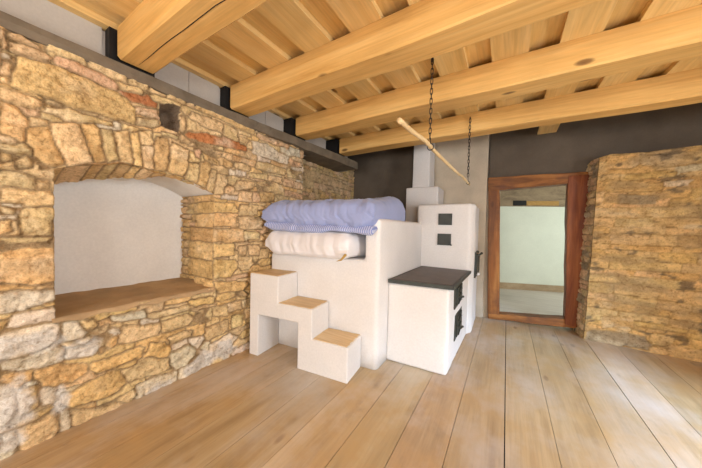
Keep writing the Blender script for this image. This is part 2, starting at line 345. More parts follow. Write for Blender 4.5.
XW = -2.262; YSTEP = 2.463; XREC = -2.56; YB = 4.22
def ledge_z(y): return 2.302 - .012 * np.maximum(y, -.5)     # underside of the concrete wall plate
def ledge_x(y): return float(np.interp(y, [1.4, 2.35, 3.2, 3.7], [XW, XW + .055, XW + .115, XW + .13]))
TILES = {1: (0, 10, 5.85), 2: (0, 80, 5.85), 3: (100, 60, 5.85), 4: (0, 150, 4.68), 5: (0, 240, 5.85), 6: (0, 310, 5.85), 7: (0, 380, 5.85),
         8: (100, 130, 5.85), 9: (170, 180, 6.686), 19: (170, 240, 7.8), 12: (90, 280, 5.85), 13: (90, 340, 5.85), 14: (190, 290, 5.85), 10: (190, 100, 5.85), 11: (250, 120, 5.85), 0: (0, 0, 1)}
ST = """0 y 16,55 58,67 89,80 118,91 131,100 135,112 136,124 118,119 63,102 43,95 13,86
1 k 0,105 35,120 40,210 0,225
1 t 50,120 130,140 235,200 230,222 60,165 45,150
1 k 45,170 170,205 290,255 302,290 280,305 90,250 40,235
1 t 275,225 330,250 325,265 290,250
1 k 330,265 420,285 600,370 690,440 690,462 600,440 335,322
1 p 0,235 60,265 58,290 0,272
1 k 0,285 65,305 70,380 0,365
1 t 0,380 60,385 65,430 0,420
2 t 0,35 75,50 180,80 250,115 262,135 240,160 120,135 0,100
2 y 0,120 80,140 125,185 160,235 155,300 130,340 60,320 0,310
2 k 110,155 230,165 235,205 150,200 125,180
2 t 265,100 360,130 360,150 275,130
2 t 280,155 370,160 500,195 650,240 660,265 560,250 400,225 250,185
2 t 470,175 570,195 570,208 480,190
2 t 580,205 660,230 655,245 590,225
2 t 225,180 360,210 365,238 290,230 240,205
2 t 175,215 280,235 285,265 190,265
0 o 28,129 49,127 57,146 65,164 42,168 34,150
0 t 53,125 80,124 85,136 94,163 68,166 60,146
0 y 81,124 97,125 102,140 108,162 96,163 89,145
0 t 101,130 111,129 116,144 120,160 109,163 104,147
8 t 80,5 175,0 190,90 205,185 120,195 100,90
8 y 190,20 235,10 245,95 255,205 210,200 195,100
8 t 260,100 320,105 320,230 270,220
8 t 235,5 310,0 320,95 250,85
8 o 335,40 405,55 410,120 390,235 325,230 325,110
8 y 430,70 525,110 510,200 490,270 400,240 415,140
8 t 525,190 585,200 570,305 500,285
8 o 590,180 655,200 620,335 575,315
8 t 655,225 690,240 665,365 625,345
8 t 695,260 740,270 725,375 668,375
8 k 555,105 595,110 590,165 560,155
8 y 605,120 720,140 700,200 610,165
8 t 360,10 460,35 455,55 370,35
8 t 470,40 580,65 580,90 475,65
8 t 590,70 702,100 702,120 595,100
3 r 115,170 180,190 310,225 340,250 335,280 200,240 130,200
3 t 120,130 230,170 245,190 130,160
3 k 210,265 340,290 350,340 215,305
3 t 215,330 340,350 350,385 310,395 215,375
3 t 300,155 400,200 395,215 300,180
10 y 30,25 200,85 380,160 385,205 300,170 40,50
10 t 10,65 100,95 200,140 195,195 100,165 10,110
10 t 205,140 290,175 275,235 205,200
10 r 0,180 100,190 240,235 330,270 335,300 240,280 90,245 0,215
10 t 290,175 370,200 360,215 295,195
10 t 295,210 350,235 335,260 295,245
10 k 400,190 520,235 590,265 580,285 480,250 395,210
10 p 365,235 450,255 500,290 580,345 580,380 470,345 365,310
10 k 590,350 660,370 660,395 590,385
10 t 0,230 55,240 50,270 0,265
10 t 65,245 200,275 200,295 65,270
10 y 80,295 150,305 260,370 255,395 110,345
10 t 265,360 340,370 365,395 350,415 270,395
10 p 270,405 340,420 335,450 270,440
10 t 390,360 460,365 560,405 555,445 440,415 390,400
10 t 575,400 660,420 660,468 575,450
10 t 350,425 460,430 455,465 350,450
11 p 235,285 312,310 312,355 235,325
11 t 115,320 190,340 185,370 115,350
11 k 200,340 312,370 310,405 200,385
11 t 40,360 140,360 195,400 200,440 50,410
11 k 205,410 310,435 310,465 205,445
4 t 0,90 100,95 170,130 180,170 170,185 0,165
4 t 175,140 240,135 245,185 180,180
4 t 0,180 130,185 250,185 248,250 170,262 0,245
4 t 95,285 160,275 250,275 250,395 120,400 95,360
4 y 0,330 50,325 60,380 0,400
4 o 0,260 70,280 60,305 0,300
4 t 0,410 250,405 250,445 0,460
4 t 70,40 120,15 150,40 150,80 80,80
4 t 160,40 220,50 245,75 200,85
4 t 0,0 50,10 60,40 0,55
5 y 0,0 315,0 315,30 150,40 0,55
5 y 0,75 150,45 318,40 328,235 200,265 0,250
5 t 215,270 330,250 330,275 225,290
5 o 0,265 200,270 200,290 0,290
5 p 0,320 110,300 335,290 338,345 250,370 140,420 0,435
5 y 260,385 335,360 338,385 270,395
0 p 14,315 58,307 59,320 22,327 7,330
6 p 0,170 130,115 330,70 358,110 355,170 250,235 60,300 0,305
6 p 0,315 110,300 260,240 345,200 380,230 370,300 200,345 0,370
6 p 370,90 440,85 500,130 510,165 440,190 375,200
6 t 500,70 560,50 580,95 540,120 505,110
6 t 350,210 500,160 640,90 660,110 655,150 500,205 360,235
6 t 390,240 550,190 650,170 640,225 560,265 470,290 390,290
6 o 200,370 380,330 500,320 510,370 420,430 300,440 200,430
6 o 0,390 180,365 190,420 120,468 0,440
6 p 130,430 230,410 240,440 140,455
7 p 0,30 90,40 100,160 70,250 0,290
7 o 110,60 220,40 240,150 180,200 110,220
7 p 230,70 290,60 340,120 320,145 240,155
7 o 60,270 200,205 330,150 335,165 220,240 100,290
7 t 110,310 220,250 335,180 345,300 210,380 110,400
7 p 0,330 95,310 95,400 20,468 0,468
7 p 350,180 410,190 410,295 355,300
0 y 62,397 77,390 109,372.5 120,370 125,380 122,390 105,398 72,410 61,405
0 t 72,412 91,411 120,398 120,408 96,418 73,428
13 y 0,145 150,95 300,40 325,50 300,95 190,150 40,205 0,185
13 t 190,190 360,110 460,110 465,170 380,210 250,235
13 p 270,275 380,220 470,195 510,200 510,240 400,290 280,335
13 t 10,420 180,330 260,290 270,330 100,400 20,450
13 p 480,75 600,20 690,10 702,60 620,120 530,165 475,150
13 p 530,170 600,140 700,100 702,150 600,205 530,230
13 y 330,90 360,20 440,10 470,60 455,100
12 t 340,205 620,135 625,165 500,200 380,235 340,225
12 p 130,215 330,180 340,225 200,250 140,245
12 t 205,270 320,265 420,270 410,320 200,380 180,370
12 t 440,250 520,215 630,190 635,245 560,280 430,310
12 t 640,190 720,160 720,240 645,260
12 t 460,340 560,300 610,300 600,335 480,380
12 p 0,330 110,280 185,290 180,310 0,365
12 y 10,410 100,350 150,340 150,380 60,440
14 y 0,65 145,35 150,75 0,110
14 y 160,0 350,-20 350,20 190,65 160,60
14 t 50,120 120,110 125,180 60,200
14 y 0,125 45,130 45,200 0,215
14 t 130,100 230,90 230,150 150,160
14 t 250,150 320,140 310,200 250,230
14 p 250,370 350,300 350,360 250,400
14 p 0,290 80,280 100,330 100,380 0,430
14 p 110,330 240,250 270,290 230,370 120,390
14 t 90,230 230,170 230,240 100,300
9 y 296,150 440,150 450,215 296,210
9 y 296,225 445,230 445,310 296,310
9 y 296,325 500,330 495,405 296,410
9 t 470,75 555,80 550,150 460,140
9 t 470,165 590,170 590,230 470,235
9 t 460,250 620,245 620,330 480,330
9 t 495,340 600,350 600,400 500,400
9 t 450,10 570,10 560,60 450,70
9 t 580,20 702,10 702,70 590,75
9 o 600,90 702,80 702,140 610,145
19 y 346,25 510,40 510,120 346,140
19 y 346,150 520,160 525,230 480,290 346,310
19 t 540,50 600,45 600,120 545,115
19 t 540,130 650,130 620,230 560,240
19 y 350,330 610,320 615,440 380,440
19 t 610,40 702,40 702,120 620,120"""
HAND = []
for ln in ST.split('\n'):
    a = ln.split(); ox, oy, s = TILES[int(a[0])]; poly = []
    for q in a[2:]:
        x, y = map(float, q.split(',')); w = on((ox + x / s, oy + y / s), 0, XW); poly.append((w[1], w[2]))
    HAND.append((a[1], poly))
HOLE = [[on(p, 0, XW)[1:] for p in ((159.5, 103), (170, 103), (180, 107), (180, 133), (170, 131), (161, 126))]]
ARC = np.array([on(p, 0, XW)[1:] for p in ((52.5, 169), (68, 166.5), (94, 164), (108, 164), (120, 163), (135, 165), (144, 168), (155, 172), (167, 174), (184, 179), (197, 184), (206, 189), (214.3, 194.5))])
YN0, YN1 = .345, 1.297; ZS = .713
def arch(y): return np.interp(y, ARC[:, 0], ARC[:, 1])

PALE_PATCHES = []  # centres and radii of pale patches blended into the stone colour
for px, r1, r2 in (((12, 412), .10, .16), ((62, 398), .05, .09), ((8, 445), .08, .10), ((160, 392), .10, .08), ((205, 362), .16, .10), ((25, 345), .16, .07), ((225, 350), .14, .12), ((80, 350), .10, .06)):
    q = on(px, 0, XW); PALE_PATCHES.append((q[1], q[2], r1, r2))
def soff(y): return float(np.interp(y, [.34, .56, .68, .80, .90, 1.3], [.30, .29, .26, .18, .07, .04]))
def drop(y): return float(np.interp(y, [.34, .66, .80, .90, 1.3], [.088, .085, .055, .012, .0]))
def build_left_wall():
    ys = np.unique(np.round(np.r_[np.linspace(-1.2, .0, 60), np.linspace(.0, YN0, 46), np.linspace(YN0, YN1, 130), np.linspace(YN1, YSTEP, 150)], 5))
    nu = len(ys); A, B, Cn = 96, 116, 92
    fr = np.r_[np.linspace(0, 1, A, endpoint=False), 1 + np.linspace(0, 1, B, endpoint=False), 2 + np.linspace(0, 1, Cn)]
    nv = len(fr); ar = arch(ys); lz = ledge_z(ys) + .004
    Zg = np.zeros((nv, nu))
    for j, f in enumerate(fr):
        if f < 1: Zg[j] = f * ZS
        elif f < 2: Zg[j] = ZS + (f - 1) * (ar - ZS)
        else: Zg[j] = ar + (f - 2) * (lz - ar)
    Yg = np.tile(ys, (nv, 1)); P = np.c_[Yg.ravel(), Zg.ravel()]
    fill = courses(-1.2, YSTEP + .1, 0, 2.4, (.055, .115), (.13, .36), HAND, 11, 'tttttyyytkpo', jit=.010)
    h, c = stone_field(P, HAND, fill, 5, holes=[(HOLE[0], .10)], pale_patches=PALE_PATCHES)
    X = np.c_[XW - .022 + h, P]
    i0 = int(np.argmin(abs(ys - YN0))); i1 = int(np.argmin(abs(ys - YN1))); jA, jB = A, A + B
    skip = np.zeros((nv - 1, nu - 1), bool); skip[jA:jB, i0:i1] = True
    faces = grid_mesh(X, None, nu, nv, skip); V = list(X); Cc = list(c)
    # soffit of the arch: same joints carried into the thickness of the wall
    cols = list(range(i0, i1 + 1)); prev = [jB * nu + i for i in cols]
    hs, cs = stone_field(np.c_[ys[cols], ar[cols] + .03], HAND, fill, 5)
    for k in range(1, 13):
        cur = []
        for q, i in enumerate(cols):
            base = X[jB * nu + i]; d = k / 12 * soff(ys[i])
            nz = .010 * fbm(np.array([[ys[i], d]]), 24, 3)[0]
            V.append((base[0] - d, ys[i], ar[i] - (hs[q] - .02) * .9 * min(1, k / 3) * (.4 + .6 * (1 - k / 12)) + nz * .7 - drop(ys[i]) * k / 12))
            Cc.append(cs[q] * .97); cur.append(len(V) - 1)
        for q in range(len(cols) - 1): faces.append((prev[q], prev[q + 1], cur[q + 1], cur[q]))
        prev = cur
    # right reveal of the niche
    rows = list(range(jA, jB + 1)); zr = Zg[rows, i1]; nd = 42; DD = .60
    zb = [ZS - .02] + [on((214.6, py), 0, XW)[2] for py in (280, 261.5, 242.5, 228, 213.5, 201.5)] + [1.62]
    rp = []; rr = random.Random(3)
    for a, b in zip(zb, zb[1:]):
        s1 = rr.choice((.30, .36, .42))
        rp.append((rr.choice('yyo'), [(-.02, a + .006), (s1, a + .008), (s1 - .01, b - .008), (-.02, b - .006)]))
        s = s1 + .012
        while s < .58:
            m = (a + b) / 2 + rr.uniform(-.02, .02); e = s + rr.uniform(.08, .14)
            rp.append((rr.choice('tok'), [(s, a + .008), (e, a + .008), (e - .008, m - .004), (s + .005, m - .004)]))
            rp.append((rr.choice('tyk'), [(s, m + .006), (e, m + .006), (e - .008, b - .008), (s + .005, b - .008)])); s = e + .012
    prev = [j * nu + i1 for j in rows]
    for k in range(1, nd):
        d = DD * (k / (nd - 1)) ** 1.1; PP = np.c_[np.full(len(rows), d), zr]
        hr, cr = stone_field(PP, rp, [], 9, warp=.008); cur = []
        for q, j in enumerate(rows):
            base = X[j * nu + i1]
            V.append((base[0] - d, YN1 - (hr[q] - .012) * min(1, k / 4), zr[q])); Cc.append(cr[q]); cur.append(len(V) - 1)
        for q in range(len(rows) - 1): faces.append((prev[q], prev[q + 1], cur[q + 1], cur[q]))
        prev = cur
    # left reveal and end face of the step, plain stone
    prev = [j * nu + i0 for j in rows]
    for k in range(1, 14):
        d = DD * k / 13; cur = []
        for j in rows:
            V.append((X[j * nu + i0][0] - d, YN0 + .012 * fbm(np.array([[d, Zg[j, i0]]]), 18, 3)[0] - .01, Zg[j, i0])); Cc.append(c[j * nu + i0]); cur.append(len(V) - 1)
        for q in range(len(rows) - 1): faces.append((prev[q], cur[q], cur[q + 1], prev[q + 1]))
        prev = cur
    prev = [j * nu + nu - 1 for j in range(nv)]
    for k in range(1, 10):
        d = .34 * k / 9; cur = []
        for j in range(nv):
            V.append((X[j * nu + nu - 1][0] - d, YSTEP + .012 * fbm(np.array([[d, Zg[j, -1]]]), 18, 3)[0], Zg[j, -1])); Cc.append(c[j * nu + nu - 1]); cur.append(len(V) - 1)
        for q in range(nv - 1): faces.append((prev[q], cur[q], cur[q + 1], prev[q + 1]))
        prev = cur
    me = color_mesh('wall_left', V, faces, np.array(Cc))
    return structure('wall_left', me, STONE, True)
WL = build_left_wall()
# niche plaster lining
def build_niche():
    bm = bmesh.new(); ys = np.linspace(YN0 - .02, YN1 + .050, 40); zz = arch(ys) - np.array([drop(y) for y in ys]) + np.interp(ys, [.9, 1.2], [.022, .004])
    xb = -2.845
    ceil = [[bm.verts.new((x, y, z)) for y, z in zip(ys, zz) for x in [XW - soff(y) + .025 if front else xb]] for front in (1, 0)]
    base = [bm.verts.new((xb, y, ZS - .02)) for y in ys]
    for i in range(len(ys) - 1):
        bm.faces.new((ceil[0][i], ceil[0][i + 1], ceil[1][i + 1], ceil[1][i]))
        bm.faces.new((ceil[1][i], ceil[1][i + 1], base[i + 1], base[i]))
    for i in (0, -1):
        b0 = bm.verts.new((XW - .045, ys[i], ZS - .02)); bm.faces.new((ceil[0][i], ceil[1][i], base[i], b0))
    me = from_bm(bm); o = link('niche_plaster', me, NICHEP, WL, False, 'smooth white plaster lining of the wall niche')
    # sill
    n, m = 50, 22; Y = np.linspace(YN0 - .015, YN1 + .012, n); D = np.linspace(0, 1, m); V = []; Fc = []
    for b in D:
        for y in Y:
            V.append((XW + .012 + .006 * math.sin(23 * y) - .61 * b, y, ZS + .004 + .022 * b))
    V = np.array(V); V[:, 2] += .006 * fbm(V[:, :2], 14, 4); nrow = len(V)
    V = list(V)
    for j in range(m - 1):
        for i in range(n - 1): a = j * n + i; Fc.append((a, a + 1, a + n + 1, a + n))
    lip = []
    for i in range(n):
        p = V[i]; V.append((p[0] - .004, p[1], ZS - .028 - .008 * math.sin(31 * p[1]))); lip.append(len(V) - 1)
    for i in range(n - 1): Fc.append((i, lip[i], lip[i + 1], i + 1))
    me = bpy.data.meshes.new('sill'); me.from_pydata([tuple(v) for v in V], [], Fc)
    link('niche_sill', me, SILL, WL, True, 'brown mortar sill of the wall niche')
build_niche()

def stone_panel(name, to3d, u0, u1, v1, du, hand, fill, seed, top=None, smooth=True, **kw):
    us = np.linspace(u0, u1, max(2, int((u1 - u0) / du) + 1)); vs = np.linspace(0, 1, max(2, int(v1 / du) + 1))
    U, S = np.meshgrid(us, vs); tp = np.array([top(u) for u in us]) if top else np.full(len(us), v1)
    P = np.c_[U.ravel(), (S * tp[None, :]).ravel()]
    h, c = stone_field(P, hand, fill, seed, **kw)
    X = np.array([to3d(u, v, hh) for (u, v), hh in zip(P, h)])
    return us, vs, X, c, h
def build_recess():
    poly = []
    for k, pts in (('t', [(330, 290), (400, 310), (400, 365), (320, 350)]), ('k', [(415, 310), (500, 350), (580, 385), (590, 410), (500, 395), (415, 360)])):
        poly.append((k, [on((250 + x / 5.85, 120 + y / 5.85), 0, XREC)[1:] for x, y in pts]))
    fill = courses(YSTEP - .1, YB + .1, 0, 2.6, (.06, .12), (.10, .26), poly, 21, 'tttkkoy')
    us, vs, X, c, h = stone_panel('r', lambda u, v, hh: (XREC - .02 + hh, u, v), YSTEP - .05, YB + .02, 2.45, .02, poly, fill, 4)
    me = color_mesh('wall_left_recess', X, grid_mesh(X, None, len(us), len(vs)), c)
    structure('wall_left_recess', me, STONE, True)
build_recess()
def build_masonry():                        # stone wall right of the door
    YF = 4.09; X0, X1 = .845, RX
    hp = lambda k, *px: (k, [on(p, 1, YF)[[0, 2]] for p in px])
    tl = lambda x, y: (580 + x / 5.2, 140 + y / 5.2)
    hand = [hp('y', tl(108, 82), tl(265, 78), tl(270, 130), tl(230, 148), tl(105, 155)), hp('p', tl(455, 140), tl(640, 118), tl(640, 150), tl(470, 175)),
            hp('t', tl(280, 92), tl(640, 50), tl(640, 105), tl(440, 140), tl(285, 130)), hp('g', tl(175, 280), tl(370, 290), tl(365, 335), tl(180, 330)),
            hp('y', tl(100, 280), tl(168, 280), tl(170, 332), tl(98, 330)), hp('y', tl(105, 205), tl(400, 225), tl(395, 265), tl(100, 270)),
            hp('p', tl(400, 215), tl(560, 205), tl(530, 240), tl(410, 245)),
            hp('g', (590, 330), (610, 331.5), (645, 336), (650, 350), (620, 346), (589, 341)), hp('y', (601, 317), (632, 317), (634, 327), (602, 328))]
    fill = courses(X0 - .1, X1 + .1, 0, 2.3, (.06, .13), (.20, .60), hand, 31, 'yyttotyyt', jit=.022)
    def stain(P, col):
        n = fbm(P * np.array([1, 3.2]), 3.2, 4); m = fbm(P * np.array([1, 2.2]) + 40, 7, 4)
        col = col * np.array((.90, .82, .69)); g = np.clip((n - .15) * 1.6, 0, .6)[:, None]; col = col * (1 - g) + np.array((.34, .235, .125)) * g
        p = np.clip((-n - .45) * 1.8, 0, .6)[:, None]; col = col * (1 - p) + np.array((.62, .50, .33)) * p
        k = np.clip((m - .62) * 4, 0, .75)[:, None]; return col * (1 - k) + np.array((.13, .10, .07)) * k
    top = lambda u: 2.19 + .03 * min(1, max(0, (u - .86) / .08)) + .008 * math.sin(9 * u)
    def bat(v): return .055 * v / 2.2       # face edge leans
    us, vs, X, c, h = stone_panel('m', lambda u, v, hh: (u + bat(v), YF + .015 - hh, v), X0, X1, 2.2, .0145, hand, fill, 8, top, depth=.011, soft=.022, mortar=(.44, .30, .135), jcol=(.36, .24, .11), var=.06, joint=.0008, rough=.013, stain=stain)
    nu, nv = len(us), len(vs); Fc = grid_mesh(X, None, nu, nv); V = list(X); C = list(c)
    fs = courses(-.05, .5, 0, 2.3, (.06, .13), (.10, .22), [], 33, 'tktgk')
    prev = [j * nu for j in range(nv)]
    for k in range(1, 16):
        d = .27 * k / 15; PP = np.c_[np.full(nv, d), X[[j * nu for j in range(nv)], 2]]
        hs, cs = stone_field(PP, [], fs, 12, depth=.016, mortar=(.40, .31, .2), jcol=(.3, .22, .13)); cur = []
        for j in range(nv):
            b = X[j * nu]; V.append((b[0] - (hs[j] - .01) * min(1, k / 3) - .045 * k / 15, b[1] + d, b[2])); C.append(cs[j]); cur.append(len(V) - 1)
        for j in range(nv - 1): Fc.append((prev[j + 1], prev[j], cur[j], cur[j + 1]))
        prev = cur
    tp = [(nv - 1) * nu + i for i in range(nu)]; cur = []
    for i in tp: V.append((V[i][0], V[i][1] + .24, V[i][2] + .02)); C.append(C[i] * .9); cur.append(len(V) - 1)
    for i in range(nu - 1): Fc.append((tp[i], tp[i + 1], cur[i + 1], cur[i]))
    me = color_mesh('wall_back_masonry', V, Fc, np.array(C))
    structure('wall_back_masonry', me, STONE, True)
build_masonry()

# ---------------------------------------------------------------- floor
def build_floor():
    seams = [-3.2, -2.95, -2.68, -2.41, -2.14, -1.87, -1.60, -1.33, -1.075, -.79, -.52, -.255, .032, .303, .575, .854, 1.12, 1.40, 1.68, 1.95, 2.22, 2.5, 2.77, RX + .1]
    bm = bmesh.new(); lay = bm.loops.layers.float_color.new('tint'); r = random.Random(5)
    for a, b in zip(seams, seams[1:]):
        g = r.choice((.0012, .0018, .0025)) if abs(a - .032) > .01 and abs(a - .854) > .01 else .0045
        n0 = len(bm.faces); add_box(bm, a + g, b - .0015, RY - .1, YB + .35, -.03, r.uniform(-.001, .0)); bm.faces.ensure_lookup_table()
        t = r.uniform(.88, 1.08); tt = (t, t * r.uniform(.97, 1.02), t * r.uniform(.93, 1.03), 1)
        for f in bm.faces[n0:]:
            for l in f.loops: l[lay] = tt
    me = from_bm(bm); structure('floor', me, FLOOR)
    structure('floor_underlay', boxes((-3.2, RX + .1, RY - .1, YB + .35, -.08, -.031)), m_plain('dark gap', (.03, .02, .012)))
build_floor()

# ---------------------------------------------------------------- back wall, ceiling, other walls
DP = lambda x: 4.20 + .127 * (x + .27)       # front face of the door frame
structure('wall_back', boxes((-3.05, -1.34, YB, YB + .4, 0, 3.0), (-.262, .86, YB + .14, YB + .4, 2.035, 3.0), (.80, RX + .1, YB + .15, YB + .45, 0, 3.0)), DARKWALL)
structure('wall_back_panel', boxes((-1.34, -.272, YB - .005, YB + .4, 0, 3.0), (-.28, -.11, YB + .05, YB + .4, 0, 2.04)), GREYWALL)
structure('ceiling_back', boxes((-3.05, RX + .1, 3.345, YB + .4, 2.86, 2.95)), DARKWALL)
WINH = (.8, 2.1)
def wall_with_windows(name, axis, pos, out, a0, a1, holes):
    bs = []; t = .45
    def bx(u0, u1, z0, z1):
        lo, hi = sorted((pos, pos + out * t))
        bs.append((lo, hi, u0, u1, z0, z1) if axis == 0 else (u0, u1, lo, hi, z0, z1))
    cur = a0
    for h0, h1 in holes:
        bx(cur, h0, 0, 3.0); bx(h0, h1, 0, WINH[0]); bx(h0, h1, WINH[1], 3.0); cur = h1
    bx(cur, a1, 0, 3.0)
    structure(name, boxes(*bs), m_plain(name + ' plaster', (.62, .56, .48)))
    return
wall_with_windows('wall_right', 0, RX, 1, RY - .45, YB + .4, [(.05, 1.40)])
wall_with_windows('wall_rear', 1, RY, -1, -3.15, RX, [(-1.65, -.15), (.75, 2.25)])
WINWOOD = m_wood('window timber', (.45, .24, .08), (.55, .32, .12), (.62, .40, .18), 2, .5)
def window(n, axis, pos, u0, u1):
    w = thing(f'window_{n}', (pos, (u0 + u1) / 2, WINH[0]) if axis == 0 else ((u0 + u1) / 2, pos, WINH[0]), None, None, None, 'structure')
    bs = []
    for a, b, z0, z1 in ((u0, u0 + .05, *WINH), (u1 - .05, u1, *WINH), (u0 + .05, u1 - .05, WINH[0], WINH[0] + .05), (u0 + .05, u1 - .05, WINH[1] - .05, WINH[1]), ((u0 + u1) / 2 - .02, (u0 + u1) / 2 + .02, WINH[0] + .05, WINH[1] - .05)):
        bs.append((pos - .03, pos + .03, a, b, z0, z1) if axis == 0 else (a, b, pos - .03, pos + .03, z0, z1))
    link('window_frame', boxes(*bs), WINWOOD, w)
window(1, 0, RX + .25, .05, 1.40); window(2, 1, RY - .25, -1.65, -.15); window(3, 1, RY - .25, .75, 2.25)
structure('wall_left_rear', boxes((-2.75, XW + .005, RY, -1.2, 0, 2.36)), m_plain('rear plaster', (.62, .52, .38)))

def build_ceiling():
    bm = bmesh.new(); lay = bm.loops.layers.float_color.new('tint'); r = random.Random(9)
    def board(*b):
        n0 = len(bm.faces); add_box(bm, *b); bm.faces.ensure_lookup_table(); t = r.uniform(.86, 1.05)
        for f in bm.faces[n0:]:
            for l in f.loops: l[lay] = (t, t * r.uniform(.97, 1.0), t * .96, 1)
    y0, y1 = RY - .1, 3.34
    k = -6
    while True:
        c = -.63 + .4 * k; k += 1           # recess centre: upper board spans it, lower boards lie between
        if c > RX: break
        d = [r.uniform(-.012, .012) for _ in range(2)]
        board(c - .15, c + .15, y0, y1, 2.651, 2.676)
        xa, xb = c + .085 + d[0], c + .315 + d[1]
        if xa < RX: board(max(xa, -2.7), xb, y0, y1, 2.61, 2.6505)
    board(.30, .50, 3.34, YB, 2.605, 2.63)
    structure('ceiling', from_bm(bm), BOARD)
build_ceiling()
structure('wall_left_outer', boxes((-3.15, -3.05, RY - .4, YB + .4, 0, 3.0)), INFILL)  # unseen outer slab, added to stop daylight leaking in behind the stonework
structure('ceiling_deck', boxes((-3.05, RX + .1, RY - .4, 3.345, 2.678, 2.95)), m_plain('dark loft deck', (.03, .022, .015)))

# concrete wall plate and infill
def build_plate():
    ys = np.linspace(-1.2, 3.62, 120); V = []; Fc = []
    prof = [(-.34, 0.0), (0, 0.0), (0.004, .035), (0, None), (-.34, None)]
    for y in ys:
        for dx, dz in prof:
            dz = 2.374 - ledge_z(y) if dz is None else dz
            n = .006 * fbm(np.array([[y, dz * 3]]), 12, 3)[0]
            V.append((ledge_x(y) - .004 + (dx if dx > -.1 else -.36 - (ledge_x(y) - XW)) + (n if dx > -.1 else 0), y, ledge_z(y) + dz + (n if dz < .01 else 0)))
    m = len(prof)
    for j in range(len(ys) - 1):
        for i in range(m): a = j * m + i; b = j * m + (i + 1) % m; Fc.append((a, b, b + m, a + m))
    Fc += [tuple(range(m))[::-1], tuple((len(ys) - 1) * m + i for i in range(m))]
    me = bpy.data.meshes.new('plate'); me.from_pydata(V, [], Fc); structure('trim_1', me, CONCRETE, False)
build_plate()
BEAMS = [(.635, .852), (1.452, 1.668), (2.262, 2.478), (3.118, 3.318)]
BZ = 2.402
inf = []; cur = -1.2
for a, b in BEAMS:
    s = a - .055
    if s - cur > .4: inf += [(-2.6, -2.385, cur, cur + (s - cur) * .5 - .002, 2.28, 2.612), (-2.6, -2.385, cur + (s - cur) * .5 + .002, s, 2.28, 2.612)]
    else: inf += [(-2.6, -2.385, cur, s, 2.24, 2.612)]
    cur = b + .012
inf += [(-2.6, -2.395, -1.2, 3.7, 2.27, 2.60)]
structure('wall_left_infill', boxes(*inf), INFILL)

# ---------------------------------------------------------------- ceiling beams
BLAB = ['pine ceiling beam nearest the camera, split by a long crack on its underside', 'second pine ceiling beam from the camera, just in front of the hanging chain',
        'third pine ceiling beam from the camera, behind the longer hanging chain', 'fourth pine ceiling beam, farthest from the camera, above the stove and doorway']
for k, (y0, y1) in enumerate(BEAMS):
    t = thing('ceiling_beam', (XW, (y0 + y1) / 2, BZ), BLAB[k], 'beam', 'pine beams across the ceiling', 'thing')
    bm = bmesh.new(); n = 60; xs = np.linspace(ledge_x(y0) - .018, RX, n); rings = []
    r = random.Random(40 + k); ph = r.random() * 9; CRACKPH = ph * 2
    wan = (.012, .010, .014, .012)[k]
    for x in xs:
        o = .006 * math.sin(2.1 * x + ph); q = .005 * math.sin(3.7 * x + ph * 2); c = wan + .006 * math.sin(1.3 * x + ph)
        pr = [(y0 + o, 2.609), (y0 + o, BZ + q + c), (y0 + o + c, BZ + q), (y1 + o - c, BZ + q), (y1 + o, BZ + q + c), (y1 + o, 2.609)]
        rings.append([bm.verts.new((x, yy, zz)) for yy, zz in pr])
    for a, b in zip(rings, rings[1:]):
        for i in range(6): bm.faces.new((a[i], a[(i + 1) % 6], b[(i + 1) % 6], b[i]))
    bm.faces.new(rings[0]); bm.faces.new(rings[-1][::-1])
    link('timber', from_bm(bm), PINE, t)
    link('membrane_wrap', boxes((XW - .30, ledge_x(y0) - .052, y0 - .036, y1 + .004, BZ - .010, 2.606)), BLACK, t, False, 'black membrane wrapped round the beam end')
    if k == 0:                               # drying crack on the underside
        p0 = on((139, 65), 2, BZ); p1 = on((223, 0), 2, BZ); bm = bmesh.new(); pts = []
        for i in range(15):
            s = i / 14 * 2.2; pts.append((p0[0] + (p1[0] - p0[0]) * s, p0[1] + (p1[1] - p0[1]) * s + .002 * math.sin(i * 1.9) + (.008 if i > 6 else 0), BZ + .0005 + .005 * math.sin(3.7 * (p0[0] + (p1[0] - p0[0]) * s) + CRACKPH)))
        tube(bm, pts, [.001] + [.0028] * 13 + [.001], 6)
        link('crack', from_bm(bm), BLACK, t)

# ---------------------------------------------------------------- masonry stove
def lumpy(bm, amp=.006, s=3.5):
    P = np.array([v.co[:] for v in bm.verts]); d = np.c_[fbm(P, s, 3), fbm(P + 9, s, 3), fbm(P + 17, s, 3)] * amp
    for v, q in zip(bm.verts, d): v.co += Vector(q)
def plaster_block(pts, z0, z1, bev=.03, amp=.005, cut=.12):
    bm = prism(pts, z0, z1)
    bevel(bm, bev, 4)
    ed = [e for e in bm.edges if e.calc_length() > cut]
    for _ in range(3):
        ed = [e for e in bm.edges if e.calc_length() > cut]
        if not ed: break
        bmesh.ops.subdivide_edges(bm, edges=ed, cuts=1, use_grid_fill=True)
    bmesh.ops.triangulate(bm, faces=[f for f in bm.faces if len(f.verts) > 4])
    lumpy(bm, amp)
    for v in bm.verts:
        if v.co.z < .012: v.co.z = max(v.co.z, .001)
    return from_bm(bm)
fx = lambda x: 1.915 + .11 * (x + 2.262)       # stove front line
stove = thing('masonry_stove', (-1.2, 2.8, 0), 'white plastered masonry stove with bed platform, iron hob and chimney', 'stove')
